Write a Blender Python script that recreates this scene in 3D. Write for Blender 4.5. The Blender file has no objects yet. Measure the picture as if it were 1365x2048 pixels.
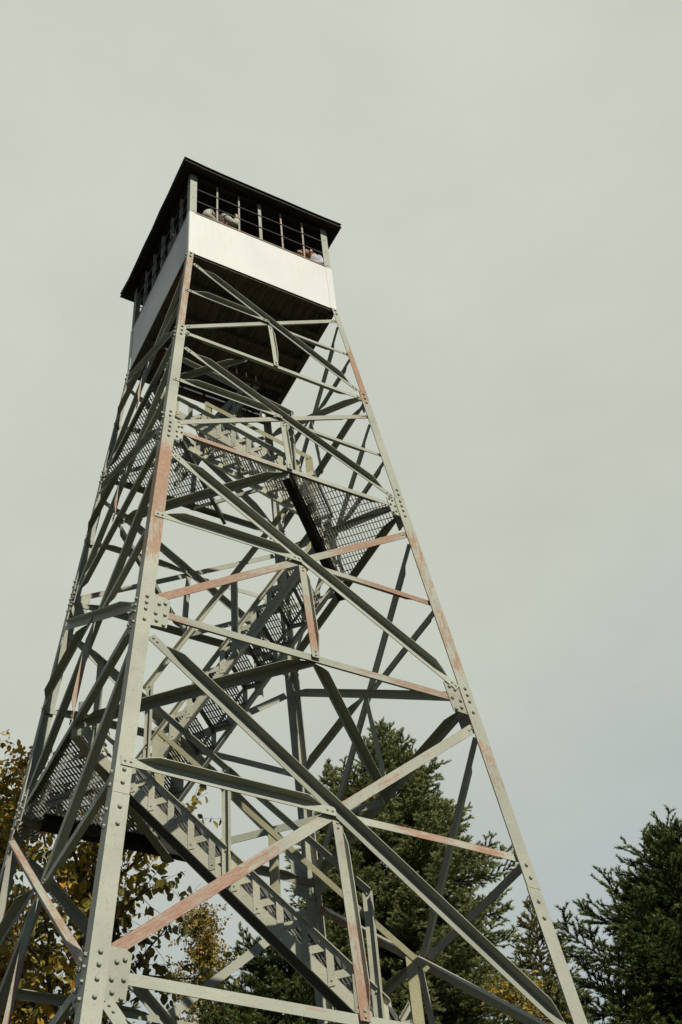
import bpy, math, random
import numpy as np
from mathutils import Vector, Matrix

random.seed(7)
RNG = np.random.default_rng(11)
D = bpy.data
COL = bpy.context.scene.collection
R2 = math.sqrt(2.0)

# ------------------------------------------------------------------ helpers
def nodes_of(name):
    m = D.materials.new(name)
    m.use_nodes = True
    nt = m.node_tree
    for n in list(nt.nodes):
        nt.nodes.remove(n)
    return m, nt

def N(nt, kind, **kw):
    n = nt.nodes.new(kind)
    for k, v in kw.items():
        if k.startswith('i_'):
            n.inputs[k[2:].replace('_', ' ')].default_value = v
        else:
            setattr(n, k, v)
    return n

def ramp(nt, src, stops):
    r = nt.nodes.new('ShaderNodeValToRGB')
    el = r.color_ramp.elements
    while len(el) > len(stops):
        el.remove(el[-1])
    while len(el) < len(stops):
        el.new(0.5)
    for e, (p, c) in zip(el, stops):
        e.position = p
        e.color = (c[0], c[1], c[2], 1) if isinstance(c, (tuple, list)) else (c, c, c, 1)
    nt.links.new(src, r.inputs[0])
    return r

def mixc(nt, fac, a, b):
    m = nt.nodes.new('ShaderNodeMix')
    m.data_type = 'RGBA'
    if hasattr(fac, 'is_linked'):
        nt.links.new(fac, m.inputs[0])
    else:
        m.inputs[0].default_value = fac
    for s, v in ((m.inputs[6], a), (m.inputs[7], b)):
        if hasattr(v, 'is_linked'):
            nt.links.new(v, s)
        else:
            s.default_value = (v[0], v[1], v[2], 1)
    return m.outputs[2]

def maths(nt, op, a, b=None, clamp=False):
    m = nt.nodes.new('ShaderNodeMath')
    m.operation = op
    m.use_clamp = clamp
    for s, v in ((m.inputs[0], a), (m.inputs[1], b)):
        if v is None:
            continue
        if hasattr(v, 'is_linked'):
            nt.links.new(v, s)
        else:
            s.default_value = v
    return m.outputs[0]

def noise(nt, vec, scale, detail=4, rough=0.6, stretch=None):
    if stretch is not None:
        mp = nt.nodes.new('ShaderNodeMapping')
        mp.inputs['Scale'].default_value = stretch
        nt.links.new(vec, mp.inputs['Vector'])
        vec = mp.outputs[0]
    n = nt.nodes.new('ShaderNodeTexNoise')
    n.inputs['Scale'].default_value = scale
    n.inputs['Detail'].default_value = detail
    n.inputs['Roughness'].default_value = rough
    nt.links.new(vec, n.inputs['Vector'])
    return n.outputs['Fac']

def finish(nt, color, rough=0.6, metallic=0.0, bump=None, bump_s=0.2, spec=0.4):
    b = nt.nodes.new('ShaderNodeBsdfPrincipled')
    o = nt.nodes.new('ShaderNodeOutputMaterial')
    if hasattr(color, 'is_linked'):
        nt.links.new(color, b.inputs['Base Color'])
    else:
        b.inputs['Base Color'].default_value = (*color, 1)
    if hasattr(rough, 'is_linked'):
        nt.links.new(rough, b.inputs['Roughness'])
    else:
        b.inputs['Roughness'].default_value = rough
    b.inputs['Metallic'].default_value = metallic
    b.inputs['Specular IOR Level'].default_value = spec
    if bump is not None:
        bp = nt.nodes.new('ShaderNodeBump')
        bp.inputs['Strength'].default_value = bump_s
        bp.inputs['Distance'].default_value = 0.01
        nt.links.new(bump, bp.inputs['Height'])
        nt.links.new(bp.outputs[0], b.inputs['Normal'])
    nt.links.new(b.outputs[0], o.inputs[0])
    return b

def objvec(nt):
    tc = nt.nodes.new('ShaderNodeTexCoord')
    oi = nt.nodes.new('ShaderNodeObjectInfo')
    add = nt.nodes.new('ShaderNodeVectorMath')
    add.operation = 'ADD'
    sc = nt.nodes.new('ShaderNodeVectorMath')
    sc.operation = 'SCALE'
    comb = nt.nodes.new('ShaderNodeCombineXYZ')
    for i in range(3):
        nt.links.new(oi.outputs['Random'], comb.inputs[i])
    nt.links.new(comb.outputs[0], sc.inputs[0])
    sc.inputs['Scale'].default_value = 37.0
    nt.links.new(tc.outputs['Object'], add.inputs[0])
    nt.links.new(sc.outputs[0], add.inputs[1])
    return add.outputs[0]

# ------------------------------------------------------------------ materials
def paint_mat(name, base, axis='X', yellow=0.0):
    """weathered grey green paint; vertex attributes wear / hue choose where the red primer and rust show"""
    m, nt = nodes_of(name)
    v = objvec(nt)
    st = (0.7, 15.0, 15.0) if axis == 'X' else (15.0, 15.0, 0.7)
    st2 = (4.0, 48.0, 48.0) if axis == 'X' else (48.0, 48.0, 4.0)
    streak = noise(nt, v, 3.2, 6, 0.7, st)
    fine = noise(nt, v, 3.0, 5, 0.75, st2)
    blotch = noise(nt, v, 2.1, 4, 0.6)
    speck = noise(nt, v, 55.0, 3, 0.6)
    wear = N(nt, 'ShaderNodeAttribute', attribute_name='wear').outputs['Fac']
    hue = N(nt, 'ShaderNodeAttribute', attribute_name='hue').outputs['Fac']
    tone = ramp(nt, blotch, [(0.25, tuple(c * 0.80 for c in base)), (0.55, base), (0.8, tuple(min(1, c * 1.12) for c in base))])
    col = mixc(nt, ramp(nt, speck, [(0.57, 0.0), (0.68, 0.38)]).outputs[0], tone.outputs[0], (0.16, 0.13, 0.085))
    grime = ramp(nt, fine, [(0.52, 0.0), (0.72, 0.42)])
    col = mixc(nt, grime.outputs[0], col, (0.25, 0.20, 0.13))
    patch = noise(nt, v, 3.6, 3, 0.5, (1.0, 3.0, 3.0) if axis == 'X' else (3.0, 3.0, 1.0))
    chip = noise(nt, v, 19.0, 5, 0.75, (1.0, 3.0, 3.0) if axis == 'X' else (3.0, 3.0, 1.0))
    s = maths(nt, 'ADD', maths(nt, 'MULTIPLY', streak, 0.42), maths(nt, 'MULTIPLY', fine, 0.30))
    s = maths(nt, 'ADD', s, maths(nt, 'MULTIPLY', patch, 0.30))
    s = maths(nt, 'ADD', s, maths(nt, 'MULTIPLY', chip, 0.34))
    s = maths(nt, 'ADD', maths(nt, 'SUBTRACT', s, 0.945), maths(nt, 'MULTIPLY', wear, 0.46))
    mask = ramp(nt, s, [(0.0, 0.0), (0.008, 0.55), (0.04, 0.80), (0.15, 0.96)])
    rust = mixc(nt, hue, (0.245, 0.092, 0.056), (0.27, 0.118, 0.042))
    rust = mixc(nt, ramp(nt, fine, [(0.44, 0.0), (0.58, 0.72)]).outputs[0], rust, (0.37, 0.275, 0.195))
    col = mixc(nt, mask.outputs[0], col, rust)
    oi2 = N(nt, 'ShaderNodeObjectInfo')
    piece = ramp(nt, oi2.outputs['Random'], [(0.0, 0.84), (0.5, 1.0), (1.0, 1.10)])
    vm = nt.nodes.new('ShaderNodeVectorMath')
    vm.operation = 'MULTIPLY'
    nt.links.new(col, vm.inputs[0])
    nt.links.new(piece.outputs[0], vm.inputs[1])
    finish(nt, vm.outputs[0], 0.62, 0, speck, 0.12, 0.35)
    return m

PAINT = (0.335, 0.345, 0.278)
M_paint = paint_mat('weathered_paint', PAINT)
M_leg = paint_mat('weathered_leg_paint', (0.350, 0.358, 0.290), 'Z')
M_stair = paint_mat('stair_paint', (0.45, 0.445, 0.345))
M_yellow = paint_mat('yellowed_paint', (0.38, 0.355, 0.215))

def simple(name, c1, c2, scale=4.0, rough=0.6, metallic=0.0, stretch=None, spec=0.4, lo=0.35, hi=0.65):
    m, nt = nodes_of(name)
    v = objvec(nt)
    n = noise(nt, v, scale, 5, 0.65, stretch)
    col = ramp(nt, n, [(lo, c1), (hi, c2)])
    finish(nt, col.outputs[0], rough, metallic, n, 0.15, spec)
    return m

M_grate = simple('galvanised_grating', (0.11, 0.11, 0.095), (0.20, 0.20, 0.175), 9, 0.55, 0.2)
M_darkbeam = simple('dark_channel_steel', (0.05, 0.047, 0.038), (0.10, 0.095, 0.075), 6, 0.7)
M_wood = simple('dark_brown_planks', (0.045, 0.036, 0.025), (0.125, 0.10, 0.07), 3, 0.8, 0, (8, 0.6, 8))
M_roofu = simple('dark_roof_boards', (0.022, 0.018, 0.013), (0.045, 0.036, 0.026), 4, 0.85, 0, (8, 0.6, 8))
M_roof = simple('roof_sheet', (0.10, 0.09, 0.075), (0.17, 0.155, 0.13), 4, 0.6)
M_sill = simple('brown_sill', (0.16, 0.10, 0.055), (0.30, 0.21, 0.13), 8, 0.6)
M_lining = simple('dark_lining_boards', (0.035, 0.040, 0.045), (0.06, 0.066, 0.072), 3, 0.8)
M_cable = simple('steel_cable', (0.08, 0.08, 0.08), (0.13, 0.13, 0.12), 8, 0.5, 0.5)
M_bolt = simple('bolt_steel', (0.30, 0.29, 0.23), (0.42, 0.40, 0.32), 30, 0.55, 0.0)
M_shadeblack = simple('beam_shade_black', (0.014, 0.012, 0.009), (0.030, 0.026, 0.020), 6, 0.8, 0, (1, 1, 1), 0.2)  # near black colour puts the shade under landings and stair into the material
M_conc = simple('footing_concrete', (0.28, 0.27, 0.25), (0.38, 0.37, 0.34), 6, 0.9)
M_skin = simple('skin', (0.50, 0.27, 0.19), (0.58, 0.33, 0.24), 14, 0.5)
M_hair_r = simple('reddish_hair', (0.16, 0.055, 0.025), (0.24, 0.09, 0.04), 40, 0.6)
M_hair_d = simple('dark_hair', (0.02, 0.015, 0.01), (0.04, 0.03, 0.02), 40, 0.6)
M_vest = simple('brown_vest', (0.05, 0.035, 0.025), (0.08, 0.06, 0.045), 20, 0.9)
M_trouser = simple('dark_trousers', (0.03, 0.032, 0.04), (0.05, 0.05, 0.06), 20, 0.9)
M_greyshirt = simple('pale_grey_shirt', (0.36, 0.36, 0.40), (0.50, 0.50, 0.54), 7, 0.9)
M_blueshirt = simple('blue_grey_shirt', (0.16, 0.19, 0.22), (0.22, 0.25, 0.28), 7, 0.9)
M_phone = simple('phone_case', (0.45, 0.55, 0.62), (0.5, 0.6, 0.66), 5, 0.35)
M_paper = simple('white_scrap', (0.72, 0.72, 0.68), (0.80, 0.80, 0.77), 9, 0.8)
M_bark = simple('bark', (0.055, 0.042, 0.030), (0.11, 0.088, 0.065), 7, 0.9, 0, (6, 6, 0.8))
M_palebark = simple('pale_bark', (0.26, 0.21, 0.15), (0.42, 0.36, 0.27), 7, 0.8, 0, (4, 4, 1.5))

m, nt = nodes_of('striped_shirt')
tc = nt.nodes.new('ShaderNodeTexCoord')
wv = N(nt, 'ShaderNodeTexWave')
wv.inputs['Scale'].default_value = 20
wv.inputs['Distortion'].default_value = 0.8
nt.links.new(tc.outputs['Object'], wv.inputs['Vector'])
finish(nt, ramp(nt, wv.outputs['Fac'], [(0.35, (0.50, 0.48, 0.40)), (0.6, (0.27, 0.265, 0.21))]).outputs[0], 0.9)
M_stripe = m

m, nt = nodes_of('white_sheet_metal')
v = objvec(nt)
a = noise(nt, v, 1.6, 5, 0.6, (1, 1, 0.4))
b = noise(nt, v, 22, 4, 0.7)
c = noise(nt, v, 5, 5, 0.7, (6, 6, 0.25))
col = ramp(nt, a, [(0.3, (0.60, 0.605, 0.565)), (0.65, (0.67, 0.67, 0.63))]).outputs[0]
col = mixc(nt, ramp(nt, b, [(0.66, 0.0), (0.78, 0.35)]).outputs[0], col, (0.45, 0.42, 0.33))
col = mixc(nt, ramp(nt, c, [(0.55, 0.0), (0.78, 0.38)]).outputs[0], col, (0.46, 0.42, 0.32))
finish(nt, col, 0.45, 0, a, 0.25, 0.4)
M_white = m

def leaf_mat(name, cols, transl=0.3):
    """cols: list of (position, colour) picked by the per-leaf attribute 'pick'"""
    m, nt = nodes_of(name)
    pick = N(nt, 'ShaderNodeAttribute', attribute_name='pick').outputs['Fac']
    r = ramp(nt, pick, cols)
    d = nt.nodes.new('ShaderNodeBsdfPrincipled')
    d.inputs['Roughness'].default_value = 0.5
    d.inputs['Specular IOR Level'].default_value = 0.3
    t = nt.nodes.new('ShaderNodeBsdfTranslucent')
    mx = nt.nodes.new('ShaderNodeMixShader')
    mx.inputs[0].default_value = transl
    o = nt.nodes.new('ShaderNodeOutputMaterial')
    nt.links.new(r.outputs[0], d.inputs['Base Color'])
    nt.links.new(r.outputs[0], t.inputs['Color'])
    nt.links.new(d.outputs[0], mx.inputs[1])
    nt.links.new(t.outputs[0], mx.inputs[2])
    nt.links.new(mx.outputs[0], o.inputs[0])
    return m

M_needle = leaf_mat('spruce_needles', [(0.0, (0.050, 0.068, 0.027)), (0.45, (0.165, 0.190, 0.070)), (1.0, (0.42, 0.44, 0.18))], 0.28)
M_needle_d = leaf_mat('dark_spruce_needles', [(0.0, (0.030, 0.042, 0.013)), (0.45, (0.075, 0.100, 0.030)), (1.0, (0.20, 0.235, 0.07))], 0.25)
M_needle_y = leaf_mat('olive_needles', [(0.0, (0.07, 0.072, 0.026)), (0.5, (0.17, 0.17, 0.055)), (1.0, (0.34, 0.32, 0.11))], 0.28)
M_leaf_dark = leaf_mat('turning_leaves', [(0.0, (0.09, 0.088, 0.026)), (0.40, (0.20, 0.155, 0.045)), (0.62, (0.28, 0.25, 0.05)),
                                          (0.78, (0.36, 0.30, 0.05)), (0.86, (0.55, 0.40, 0.04)), (1.0, (0.60, 0.29, 0.035))], 0.38)
M_leaf_gold = leaf_mat('golden_leaves', [(0.0, (0.09, 0.09, 0.02)), (0.4, (0.22, 0.185, 0.03)), (0.75, (0.36, 0.26, 0.04)), (1.0, (0.42, 0.22, 0.05))], 0.25)
M_leaf_orange = leaf_mat('orange_leaves', [(0.0, (0.10, 0.115, 0.03)), (0.40, (0.22, 0.20, 0.04)), (0.62, (0.46, 0.32, 0.035)), (1.0, (0.58, 0.27, 0.03))], 0.35)

# ------------------------------------------------------------------ mesh building
class MB:
    def __init__(self):
        self.v = []
        self.f = []
        self.w = []
        self.h = []
        self.wear = 0.3
        self.hue = 0.3

    def add(self, vs, fs, wear=None, hue=None):
        o = len(self.v)
        self.v += [tuple(p) for p in vs]
        self.f += [tuple(i + o for i in q) for q in fs]
        n = len(vs)
        self.w += list(wear) if wear is not None else [self.wear] * n
        self.h += list(hue) if hue is not None else [self.hue] * n

    def box(self, lo, hi, M=None):
        (x0, y0, z0), (x1, y1, z1) = lo, hi
        vs = [Vector(p) for p in ((x0, y0, z0), (x1, y0, z0), (x1, y1, z0), (x0, y1, z0), (x0, y0, z1), (x1, y0, z1), (x1, y1, z1), (x0, y1, z1))]
        if M is not None:
            vs = [M @ p for p in vs]
        self.add(vs, [(3, 2, 1, 0), (4, 5, 6, 7), (0, 1, 5, 4), (1, 2, 6, 5), (2, 3, 7, 6), (3, 0, 4, 7)])

    def sweep(self, rings, closed=True, caps=True, wear=None, hue=None):
        """rings: list of equal-length point loops"""
        n = len(rings[0])
        vs = [p for r in rings for p in r]
        fs = []
        for i in range(len(rings) - 1):
            for j in range(n):
                k = (j + 1) % n
                fs.append((i * n + j, i * n + k, (i + 1) * n + k, (i + 1) * n + j))
        if caps:
            fs.append(tuple(reversed(range(n))))
            fs.append(tuple((len(rings) - 1) * n + j for j in range(n)))
        W = None if wear is None else [wear[i] for i in range(len(rings)) for _ in range(n)]
        Hh = None if hue is None else [hue[i] for i in range(len(rings)) for _ in range(n)]
        self.add(vs, fs, W, Hh)

    def tube(self, p0, p1, r0, r1=None, n=6):
        p0, p1 = Vector(p0), Vector(p1)
        r1 = r0 if r1 is None else r1
        d = (p1 - p0)
        if d.length < 1e-6:
            return
        q = d.to_track_quat('Z', 'Y').to_matrix()
        a, b = q.col[0], q.col[1]
        rings = []
        for p, r in ((p0, r0), (p1, r1)):
            rings.append([p + (a * math.cos(t) + b * math.sin(t)) * r for t in (2 * math.pi * i / n for i in range(n))])
        self.sweep(rings)

    def bar(self, p0, p1, wdt, hgt, up=(0, 0, 1)):
        """rectangular bar from p0 to p1, width sideways and height along up"""
        p0, p1, up = Vector(p0), Vector(p1), Vector(up)
        X = (p1 - p0).normalized()
        Y = up.cross(X).normalized()
        Zv = X.cross(Y)
        rings = []
        for p in (p0, p1):
            rings.append([p + Y * (a * wdt / 2) + Zv * (b * hgt / 2) for a, b in ((-1, -1), (1, -1), (1, 1), (-1, 1))])
        self.sweep(rings)

    def bolt(self, p, n, r=0.016, h=0.015):
        p, n = Vector(p), Vector(n).normalized()
        q = n.to_track_quat('Z', 'Y').to_matrix()
        a, b = q.col[0], q.col[1]
        ph = random.random() * 6
        rings = []
        for rr, hh in ((r * 1.0, -0.002), (r, h * 0.75), (r * 0.72, h)):
            rings.append([p + (a * math.cos(t) + b * math.sin(t)) * rr + n * hh for t in (ph + 2 * math.pi * i / 6 for i in range(6))])
        self.sweep(rings)

    def build(self, name, mat, parent=None, M=None, smooth=False):
        me = D.meshes.new(name)
        me.from_pydata(self.v, [], self.f)
        if mat in (M_paint, M_leg, M_yellow, M_stair):
            a = me.attributes.new('wear', 'FLOAT', 'POINT')
            a.data.foreach_set('value', self.w)
            a = me.attributes.new('hue', 'FLOAT', 'POINT')
            a.data.foreach_set('value', self.h)
        me.materials.append(mat)
        if smooth:
            me.polygons.foreach_set('use_smooth', [True] * len(me.polygons))
        me.update()
        ob = D.objects.new(name, me)
        COL.objects.link(ob)
        if parent is not None:
            ob.parent = parent
        if M is not None:
            ob.matrix_local = M
        return ob

def thing(name, label, cat, loc=(0, 0, 0), group=None):
    o = D.objects.new(name, None)
    o.empty_display_size = 0.3
    COL.objects.link(o)
    o.location = loc
    tag(o, label, cat, group)
    return o

def tag(o, label, cat, group=None):
    o['label'] = label
    o['category'] = cat
    if group:
        o['group'] = group

# ------------------------------------------------------------------ tower geometry
ZL = [5.603, 9.022, 11.817, 13.862, 15.881]       # panel levels
ML = [7.317, 10.321, 12.759, 14.866]              # crossing levels of each panel
SL = 0.083
def hw(z):
    return 1.07 + SL * (ZL[4] - z)

CN = [(-1, -1), (1, -1), (1, 1), (-1, 1)]
FN = [Vector((0, -1, 0)), Vector((1, 0, 0)), Vector((0, 1, 0)), Vector((-1, 0, 0))]
FE = [Vector((1, 0, 0)), Vector((0, 1, 0)), Vector((-1, 0, 0)), Vector((0, -1, 0))]

def fp(k, s, z, off=0.0):
    return FE[k] * s + FN[k] * (hw(z) + off) + Vector((0, 0, z))

def fnorm(k):
    return (FN[k] + Vector((0, 0, SL))).normalized()

tower = thing('fire_lookout_tower', 'tall grey green steel fire lookout tower with a white walled cab on top', 'lookout tower')

def frame(p0, p1, nrm):
    X = (p1 - p0).normalized()
    Zv = (nrm - X * nrm.dot(X)).normalized()
    Y = Zv.cross(X)
    M = Matrix.Identity(4)
    for i in range(3):
        M[i][0], M[i][1], M[i][2], M[i][3] = X[i], Y[i], Zv[i], p0[i]
    return M, (p1 - p0).length

def angle(name, p0, p1, nrm, b=0.075, out=1, b2=None, taper=0.28, flat=0.10, wear=None, hue=0.2, t=0.007, mat=None, parent=tower, leg_at=1, bow=None):
    """steel angle: one leg in the plane of nrm, the other standing out (out=1 outward, -1 inward) on its upper edge,
    cut away towards both ends where it is bolted flat"""
    bow = random.uniform(-0.010, 0.010) if bow is None else bow
    M, L = frame(Vector(p0), Vector(p1), Vector(nrm))
    b2 = b if b2 is None else b2
    mb = MB()
    nseg = 9
    if wear is None:
        base = 0.12 + 0.38 * random.random() ** 1.5
        wear = [base + random.uniform(-0.12, 0.2) for _ in range(4)]
    ws = lambda x: float(np.interp(x / L, np.linspace(0, 1, len(wear)), wear))
    xs = sorted(set([0.0, flat, flat + taper * 0.5, flat + taper] + [L * i / nseg for i in range(2, nseg - 1)] + [L - flat - taper, L - flat - taper * 0.5, L - flat, L]))
    if L < 2 * (flat + taper) + 0.1:
        f2, tp = L * 0.12, L * 0.22
        xs = [0, f2, f2 + tp * .5, f2 + tp, L - f2 - tp, L - f2 - tp * .5, L - f2, L]
        flat, taper = f2, tp
    by = lambda x: bow * math.sin(math.pi * x / L)
    # flat leg
    rings = []
    for x in xs:
        rings.append([(x, -b / 2 + by(x), -t), (x, b / 2 + by(x), -t), (x, b / 2 + by(x), 0), (x, -b / 2 + by(x), 0)])
    W = [ws(x) for x in xs]
    Hh = [hue + 0.1 * random.random() for _ in xs]
    mb.sweep(rings, wear=W, hue=Hh)
    # standing leg
    rings = []
    xs2 = [x for x in xs if flat <= x <= L - flat]
    for x in xs2:
        e = min(x - flat, L - flat - x)
        d = b2 * min(1.0, max(0.02, (e / taper)) ** 0.8)
        yy = leg_at * b / 2 + by(x)
        ya, yb = (yy - t, yy) if leg_at > 0 else (yy, yy + t)
        if out > 0:
            rings.append([(x, ya, 0.0005), (x, yb, 0.0005), (x, yb, d), (x, ya, d)])
        else:
            rings.append([(x, ya, -t - d), (x, yb, -t - d), (x, yb, -t - 0.0005), (x, ya, -t - 0.0005)])
    mb.sweep(rings, wear=[ws(x) * 0.8 for x in xs2], hue=[hue] * len(xs2))
    for x in (0.03, 0.075):
        for xx in (x, L - x):
            mb.bolt((xx, by(xx), 0), (0, 0, 1), 0.011, 0.010)
    return mb.build(name, mat or M_paint, parent, M)

# ---- legs
LEG_SEC = [(0.0, 0.13, 0.013), (7.02, 0.125, 0.012), (11.95, 0.105, 0.010), (14.0, 0.080, 0.008), (15.93, 0.070, 0.008)]
def leg_b(z):
    for i in range(len(LEG_SEC) - 1, -1, -1):
        if z >= LEG_SEC[i][0]:
            return LEG_SEC[i][1], LEG_SEC[i][2]
    return LEG_SEC[0][1:]

def leg_wear(ci, z):
    if ci == 0:
        pts = [(0, .15), (7.0, .22), (7.15, .62), (7.4, .3), (9.0, .12), (9.40, .16), (9.60, .74), (10.4, .66), (11.2, .88), (11.45, .80), (11.66, .42), (11.9, .3), (13.0, .25), (13.6, .42), (14.2, .66), (14.9, .6), (15.5, .72), (15.8, .45)]
    elif ci == 1:
        pts = [(0, .2), (6.6, .3), (7.6, .42), (8.4, .62), (9.0, .35), (9.6, .68), (10.4, .5), (11.2, .66), (11.8, .28), (13.2, .3), (13.8, .5), (14.0, .86), (14.75, .92), (14.9, .45), (15.8, .3)]
    else:
        pts = [(0, .2), (6, .35), (9, .45), (12, .4), (16, .4)]
    return float(np.interp(z, [p[0] for p in pts], [p[1] for p in pts]))

for ci, (sx, sy) in enumerate(CN):
    mb = MB()
    zz0, zz1 = 0.35, ZL[4] + 0.06
    cuts = [zz0] + [s[0] for s in LEG_SEC[1:4]] + [zz1]
    for a in range(len(cuts) - 1):
        za, zb = cuts[a], cuts[a + 1]
        b, t = leg_b(za + 0.01)
        ns = max(2, int((zb - za) / 0.35))
        rings, W, Hh = [], [], []
        gap = 0.004 if a else 0
        for i in range(ns + 1):
            z = za + gap + (zb - za - gap) * i / ns
            w_ = hw(z)
            cs = [(0, 0), (b, 0), (b, t), (t, t), (t, b), (0, b)]
            loop = [(sx * (w_ - p), sy * (w_ - q), z) for p, q in cs]
            if sx * sy < 0:
                loop = loop[::-1]
            rings.append(loop)
            W.append(leg_wear(ci, z))
            Hh.append(0.85 if ci < 2 else 0.5)
        mb.sweep(rings, wear=W, hue=Hh)
    # splice and panel bolts on both flanges
    mb.wear, mb.hue = 0.35, 0.6
    for zc, offs in ((7.02, (-0.27, -0.12, 0.10, 0.22)), (ZL[0], (-0.17, -0.05, 0.05, 0.14)), (ZL[1], (-0.15, -0.02, 0.06, 0.14)),
                     (ZL[2], (-0.17, -0.08, 0.0, 0.08, 0.2, 0.28)), (ZL[3], (-0.1, -0.01, 0.08)), (15.80, (0.0, 0.09))):
        for dz in offs:
            z = zc + dz
            b, t = leg_b(z)
            w_ = hw(z)
            mb.bolt((sx * (w_ - b * 0.52), sy * (w_ + 0.0005), z), (0, sy, 0), 0.0165, 0.017)
            mb.bolt((sx * (w_ + 0.0005), sy * (w_ - b * 0.52), z), (sx, 0, 0), 0.0165, 0.017)
    mb.build('leg', M_leg, tower)
    fb = MB()
    w_ = hw(0.0)
    fb.box((sx * w_ - 0.35, sy * w_ - 0.35, -0.3), (sx * w_ + 0.35, sy * w_ + 0.35, 0.35))
    fb.build('footing', M_conc, tower)

# ---- gusset plates with their bolts
for k in range(4):
    nv = fnorm(k)
    for zi, (wd, up_, dn) in enumerate(((0.15, 0.20, 0.19), (0.155, 0.20, 0.19), (0.10, 0.13, 0.19), (0.05, 0.06, 0.10))):
        for sd in (-1, 1):
            z = ZL[zi]
            b, t = leg_b(z)
            mb = MB()
            mb.wear = 0.30 if not (zi == 1) else (0.28 if sd < 0 else 0.50)
            mb.hue = 0.4
            def P(e, dz, off):
                return fp(k, sd * (hw(z + dz) - e), z + dz, off)
            e0, e1 = 0.03, b + wd
            outl = [(e0, -dn), (e1 - 0.01, -dn + 0.02), (e1, up_ - 0.03), (e1 - 0.05, up_), (e0, up_ + 0.005)]
            o1, o2 = -t - 0.001, -t - 0.009
            r1 = [P(e, dz, o1) for e, dz in outl]
            r2 = [P(e, dz, o2) for e, dz in outl]
            if sd < 0:
                r1, r2 = r1[::-1], r2[::-1]
            mb.sweep([r1, r2])
            for e, dz in ((b + wd * 0.70, up_ * 0.60), (b + wd * 0.36, up_ * 0.48), (b + wd * 0.22, -0.03), (b + wd * 0.74, -0.02), (b + wd * 0.30, -dn * 0.62), (b + wd * 0.72, -dn * 0.80)):
                if zi == 3 and dz > 0:
                    continue
                mb.bolt(P(e, dz, o1), nv, 0.0165 if zi < 2 else 0.013, 0.017)
            mb.build('gusset_plate', M_paint, tower)

# ---- face bracing
def cross_top(zb, zc, z_top):
    """height at which a diagonal must meet the legs above so the pair crosses at zc"""
    lo, hi = zc + 0.2, z_top + 0.6
    for _ in range(50):
        zt = (lo + hi) / 2
        wb, wt = hw(zb), hw(zt)
        c = zb + (zt - zb) * wb / (wb + wt)
        if c < zc:
            lo = zt
        else:
            hi = zt
    return zt

bays = [(0.15, ZL[0], 3.05)] + [(ZL[i], ZL[i + 1], ML[i]) for i in range(4)]
WEAR_B = {(0, 1): [.25, .3, .25, .2], (0, 2): [.2, .2, .25, .3]}
WEAR_A = {(0, 1): [.68, .74, .80, .72, .50, .42, .60, .55, .45, .60, .42], (0, 2): [.80, .84, .78, .70, .60, .5, .62, .78, .74, .6], (0, 3): [.55, .4, .35, .4, .62], (0, 4): [.5, .42, .5, .38]}
WEAR_M = {(0, 1): [.3, .45, .70, .50, .76, .45], (0, 2): [.6, .42, .85, .9], (0, 3): [.35, .4, .4], (0, 4): [.4, .35, .5]}
WEAR_H = {0: [.26, .36, .44, .3, .2], 1: [.74, .45, .30, .32, .38, .72, .60, .66], 2: [.72, .68, .62, .42, .36, .34], 3: [.3, .35, .4, .35]}
WEAR_V = {0: [.58, .42, .35, .60, .74, .8], 1: [.60, .42, .45, .72, .84, .5], 2: [.35, .4, .35], 3: [.4, .45]}
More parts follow.
